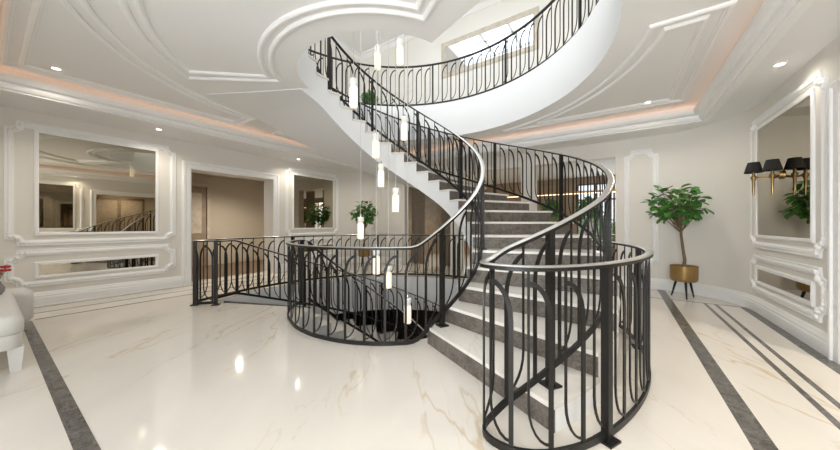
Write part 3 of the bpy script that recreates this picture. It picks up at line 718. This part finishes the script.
# ================================================================== POTTED TREES
leaf_meshes = []
def leaf_mesh(length, wid, fold, mat):
    prof = [(0.0, 0.06), (0.12, 0.30), (0.35, 0.72), (0.6, 1.0), (0.82, 0.78), (0.95, 0.35), (1.0, 0.03)]
    vs = []; fs = []
    for k, wv in prof:
        z = -0.25 * length * k * k + 0.04 * length * math.sin(k * 9)
        x = length * k; hw = wid * 0.5 * wv
        vs += [(x, -hw, z + fold * hw), (x, 0, z), (x, hw, z + fold * hw)]
    for i in range(len(prof) - 1):
        o = 3 * i; fs += [(o, o + 3, o + 4, o + 1), (o + 1, o + 4, o + 5, o + 2)]
    me = bpy.data.meshes.new('leaf'); me.from_pydata(vs, [], fs); me.materials.append(M[mat])
    me.polygons.foreach_set('use_smooth', [True] * len(me.polygons)); me.update(); return me
for q in range(4): leaf_meshes.append(leaf_mesh(0.110 + 0.012 * q, 0.082 + 0.008 * q, 0.25 + 0.1 * (q % 2), 'leaf' if q != 2 else 'leaf2'))
def potted_tree(x, y, rot, label, seed):
    rnd = random.Random(seed)
    t = thing('potted_tree', (x, y, 0), label, 'potted plant')
    def W(px_, py_, pz_): return (x + px_ * math.cos(rot) - py_ * math.sin(rot), y + px_ * math.sin(rot) + py_ * math.cos(rot), pz_)
    pot = MB().lathe([(0.15, 0.27), (0.168, 0.285), (0.178, 0.32), (0.180, 0.52), (0.174, 0.527), (0.166, 0.52), (0.164, 0.49)], (x, y, 0), 32, False)
    pot.lathe([(0.15, 0.27), (0.05, 0.265)], (x, y, 0), 32); pot.build('pot', 'potgold', t, 40)
    MB().lathe([(0.165, 0.488), (0.10, 0.50), (0.02, 0.505)], (x, y, 0), 24).build('soil', 'soil', t, 60)
    for k in range(3):
        a = rot + 0.5 + 2 * PI * k / 3
        MB().tube([(x + 0.10 * math.cos(a), y + 0.10 * math.sin(a), 0.275), (x + 0.165 * math.cos(a), y + 0.165 * math.sin(a), 0.0)], [0.019, 0.010], 10).build('leg', 'iron', t, 50)
    trunk = [(0, 0, 0.49), (0.01, 0, 0.62), (-0.005, 0.01, 0.75), (-0.02, 0, 0.88), (-0.035, 0, 1.03), (-0.04, 0, 1.22)]
    MB().tube([W(*q) for q in trunk], [0.026, 0.023, 0.021, 0.020, 0.019, 0.016], 10).build('trunk', 'bark', t, 60)
    cc = Vector((-0.10, 0, 1.545)); rad = Vector((0.40, 0.36, 0.36)); tips = []
    for k in range(34):
        zz = 1 - 1.72 * (k + 0.5) / 34; ang = k * 2.39996; q = math.sqrt(max(0, 1 - zz * zz)); f = rnd.uniform(0.62, 0.95)
        dr = Vector((q * math.cos(ang), q * math.sin(ang), zz)); tips.append((cc + Vector((dr.x * rad.x, dr.y * rad.y, dr.z * rad.z)) * f, dr))
    for k, (tp, dr) in enumerate(tips):
        b0 = Vector((-0.036, 0, 1.06 + 0.14 * (k % 5) / 4)); b1 = b0 + Vector((dr.x * 0.14, dr.y * 0.14, 0.12)); b2 = tp - dr * 0.12 - Vector((0, 0, 0.05))
        cv = []
        for i in range(8):
            m = i / 7; cv.append(((1 - m) ** 3) * b0 + 3 * m * (1 - m) ** 2 * b1 + 3 * m * m * (1 - m) * b2 + m ** 3 * tp)
        MB().tube([W(*q) for q in cv], [0.0085 - 0.0008 * i for i in range(8)], 6).build('branch', 'bark', t, 60)
        for q in range(8):
            yaw = math.atan2(dr.y, dr.x) + rot + rnd.uniform(-1.5, 1.5); pit = rnd.uniform(-0.75, 0.65) - 0.3 * dr.z
            o = bpy.data.objects.new('leaf', rnd.choice(leaf_meshes)); COL.objects.link(o); o.parent = t
            c = cv[7 - q % 4] + Vector((rnd.uniform(-0.03, 0.03), rnd.uniform(-0.03, 0.03), rnd.uniform(-0.02, 0.03)))
            o.location = Vector(W(*c)) - Vector((x, y, 0)); o.rotation_euler = (rnd.uniform(-0.6, 0.6), pit, yaw)
            sc = rnd.uniform(0.75, 1.12); o.scale = (sc, sc, sc)
    return t
potted_tree(0.90, 6.45, 0.1, 'leafy tree in a bronze tripod pot by the wall next to the sconce mirror', 3)
potted_tree(-6.15, 6.25, 2.3, 'leafy tree in a bronze tripod pot in the corner beyond the wide doorway', 5)

# bush on the gallery
q = cam_point(370, 100, 7.1)
t = thing('potted_shrub', (q.x, q.y, F1), 'small bright green bush behind the gallery railing', 'potted plant')
MB().lathe([(0.10, 0.0), (0.13, 0.16), (0.12, 0.16), (0.11, 0.14)], (q.x, q.y, F1), 20).build('pot', 'trim', t, 40)
def bush(parent, c, rx, rz, n, mat, seed, ls=0.09):
    rnd = random.Random(seed); mb = MB()
    for i in range(n):
        a = rnd.uniform(0, 2 * PI); b = math.acos(rnd.uniform(-0.6, 1)); rr = rnd.uniform(0.55, 1.0)
        p = Vector((c[0] + rx * rr * math.sin(b) * math.cos(a), c[1] + rx * rr * math.sin(b) * math.sin(a), c[2] + rz * rr * math.cos(b)))
        u = Vector((rnd.uniform(-1, 1), rnd.uniform(-1, 1), rnd.uniform(-0.6, 1))).normalized(); v = u.cross(Vector((rnd.uniform(-1, 1), rnd.uniform(-1, 1), rnd.uniform(-1, 1)))).normalized()
        l = ls * rnd.uniform(0.7, 1.2)
        mb.add([p, p + u * l * 0.5 + v * l * 0.28, p + u * l, p + u * l * 0.5 - v * l * 0.28], [(0, 1, 2, 3)])
    return tag(mb.build('foliage', mat, parent, 0, False), kind='stuff')
bush(t, (q.x, q.y, F1 + 0.30), 0.2, 0.17, 420, 'leaf2', 4, 0.09)

# ================================================================== BENCH
bx0, bx1, by0, by1 = -5.85, -4.04, -0.55, 0.205
t = thing('upholstered_bench', (-4.95, -0.15, 0), 'long white leather bench with rounded end on tapered legs near the wide mirror', 'bench')
def rounded_slab(x0, x1, y0, y1, z0, z1, r, zr, n=6):
    """slab with rounded plan corners and softened top edge"""
    mb = MB(); loops = []
    def loop(ins, z):
        pts = []
        rr = max(0.005, r - ins)
        for cx, cy, a0 in ((x1 - r, y1 - r, 0), (x0 + r, y1 - r, 90), (x0 + r, y0 + r, 180), (x1 - r, y0 + r, 270)):
            for i in range(n + 1): a = R_(a0 + 90 * i / n); pts.append((cx + rr * math.cos(a), cy + rr * math.sin(a), z))
        return pts
    lv = [(zr * 0.5, z0), (0, z0 + zr * 0.5)] + [(zr * (1 - math.cos(PI / 2 * k / 5)), z1 - zr + zr * math.sin(PI / 2 * k / 5)) for k in range(6)]
    vs = []; m = 4 * (n + 1)
    for ins, z in lv: vs += loop(ins, z)
    fs = []
    for k in range(len(lv) - 1):
        for i in range(m): j = (i + 1) % m; fs.append((k * m + i, k * m + j, (k + 1) * m + j, (k + 1) * m + i))
    fs.append(tuple(range(m - 1, -1, -1))); fs.append(tuple((len(lv) - 1) * m + i for i in range(m)))
    return mb.add(vs, fs)
rounded_slab(bx0, bx1, by0, by1, 0.30, 0.455, 0.10, 0.05).build('seat', 'leather', t, 50)
rounded_slab(bx0 + 0.02, bx1 - 0.01, by0 + 0.01, by1 - 0.01, 0.19, 0.305, 0.09, 0.012).build('base', 'leather', t, 50)
rounded_slab(bx0 - 0.10, bx0 + 0.16, by0 - 0.02, by1 + 0.15, 0.05, 0.455, 0.12, 0.09).build('rolled_end', 'leather', t, 50)
for lx, ly in ((bx1 - 0.08, by1 - 0.045), (bx1 - 0.09, by0 + 0.08), (bx0 + 0.12, by1 - 0.06), (bx0 + 0.12, by0 + 0.08)):
    mb = MB(); a, b = 0.042, 0.028
    mb.add([(lx - b, ly - b, 0), (lx + b, ly - b, 0), (lx + b, ly + b, 0), (lx - b, ly + b, 0), (lx - a, ly - a, 0.195), (lx + a, ly - a, 0.195), (lx + a, ly + a, 0.195), (lx - a, ly + a, 0.195)],
           [(3, 2, 1, 0), (4, 5, 6, 7), (0, 1, 5, 4), (1, 2, 6, 5), (2, 3, 7, 6), (3, 0, 4, 7)]); mb.build('leg', 'leather', t)
# flower vase on the bench
vx, vy, vz = -5.45, 0.09, 0.456
t = thing('flower_vase', (vx, vy, vz), 'small grey vase of red flowers standing on the white bench', 'vase')
MB().lathe([(0.035, 0), (0.055, 0.03), (0.06, 0.07), (0.035, 0.12), (0.03, 0.14), (0.025, 0.14), (0.028, 0.12)], (vx, vy, vz), 20).build('vase_body', 'vase', t, 50)
for k in range(6):
    a = k * 1.05; ex, ey, ez = vx + 0.07 * math.cos(a), vy + 0.07 * math.sin(a), vz + 0.22 + 0.03 * (k % 3)
    MB().tube([(vx, vy, vz + 0.10), ((vx + ex) / 2, (vy + ey) / 2, vz + 0.19), (ex, ey, ez)], 0.004, 6).build('stem', 'leaf', t, 50)
    mb = MB()
    for p in range(6): b = p * PI / 3; mb.ellipsoid((ex + 0.022 * math.cos(b), ey + 0.022 * math.sin(b), ez + 0.008), (0.02, 0.02, 0.014), 7, 4)
    mb.ellipsoid((ex, ey, ez + 0.014), (0.015, 0.015, 0.013), 7, 4); mb.build('flower', 'red', t, 60)

# ================================================================== ROOM BEHIND
def console(x0, x1, y0, y1, h, label):
    t = thing('console_table', ((x0 + x1) / 2, (y0 + y1) / 2, 0), label, 'table')
    MB().box(x0, x1, y0, y1, h - 0.05, h).build('table_top', 'wood', t)
    for xx in (x0 + 0.05, x1 - 0.05):
        for yy in (y0 + 0.05, y1 - 0.05): MB().box(xx - 0.025, xx + 0.025, yy - 0.025, yy + 0.025, 0, h - 0.05).build('leg', 'wood', t)
    MB().box(x0 + 0.05, x1 - 0.05, y0 + 0.05, y1 - 0.05, 0.15, 0.18).build('shelf', 'wood', t)
console(-2.5, 0.2, 8.5, 8.95, 0.95, 'long brown console table in the room behind the staircase')
t = thing('gold_vase', (-2.02, 8.7, 0.95), 'tall golden vase on the console behind the staircase', 'vase')
MB().lathe([(0.07, 0), (0.12, 0.10), (0.14, 0.3), (0.10, 0.56), (0.06, 0.68), (0.08, 0.76), (0.07, 0.76), (0.055, 0.68)], (-2.02, 8.7, 0.95), 24).build('vase_body', 'brass', t, 50)
MB().lathe([(0.08, 0.755), (0.088, 0.767), (0.07, 0.772)], (-2.02, 8.7, 0.95), 24).build('rim', 'brass', t, 50)
for i, (sx, lab) in enumerate(((-1.50, 'round green plant on the console beside the golden vase'), (-0.62, 'round green plant on the console further from the golden vase'))):
    t = thing('table_plant', (sx, 8.7, 0.95), lab, 'potted plant')
    MB().lathe([(0.09, 0), (0.14, 0.30), (0.13, 0.30), (0.12, 0.27)], (sx, 8.7, 0.95), 20).build('pot', 'trim', t, 40)
    bush(t, (sx, 8.7, 0.95 + 0.58), 0.27, 0.36, 800, 'leaf2', 20 + i, 0.10)
t = thing('linear_light', (-2.4, 9.6, 2.3), 'long warm glowing light bar under the ceiling behind the staircase', 'light')
MB().box(-5.0, 0.4, 9.57, 9.63, 2.10, 2.16).build('housing', 'brass', t); MB().box(-5.0, 0.4, 9.575, 9.625, 2.08, 2.098).build('light_bar', 'warmline', t)
for xx in (-4.6, 0.0): MB().tube([(xx, 9.6, 2.155), (xx, 9.6, 2.75)], 0.004, 6).build('cable', 'cable', t)
# curtains in the first rear opening
for n_, (a, b) in enumerate(((-5.25, -4.75), (-4.2, -3.72))):
    vs = []; fs = []; k = 40
    for i in range(k + 1):
        x = a + (b - a) * i / k; yy = YB + 0.36 + 0.035 * math.sin(i * 1.25)
        vs += [(x, yy, 0.02), (x, yy, 2.5), (x, yy + 0.006, 0.02), (x, yy + 0.006, 2.5)]
    for i in range(k): o = 4 * i; fs += [(o, o + 4, o + 5, o + 1), (o + 2, o + 3, o + 7, o + 6), (o + 1, o + 5, o + 7, o + 3)]
    t = thing('curtain', ((a + b) / 2, YB + 0.36, 0), 'brown pleated curtain in the rear opening, ' + ('the half nearer the corner tree' if n_ == 0 else 'the half nearer the stair'), 'curtain')
    MB().add(vs, fs).build('pleated_cloth', 'curtain', t, 60, False)
    MB().tube([(a - 0.05, YB + 0.36, 2.52), (b + 0.05, YB + 0.36, 2.52)], 0.012, 8).build('curtain_rod', 'brass', t, 50)
# garden beyond
struct(MB().box(-12, 8, 11.2, 24, -0.1, -0.02), 'ground_garden', 'leaf2', 'green lawn outside the garden windows', 'lawn')
t = thing('hedge', (-2, 17.5, 0), 'clipped green hedge outside the garden windows', 'hedge')
bush(t, (-2, 17.5, 0.6), 5.0, 0.9, 3000, 'leaf', 31, 0.4)
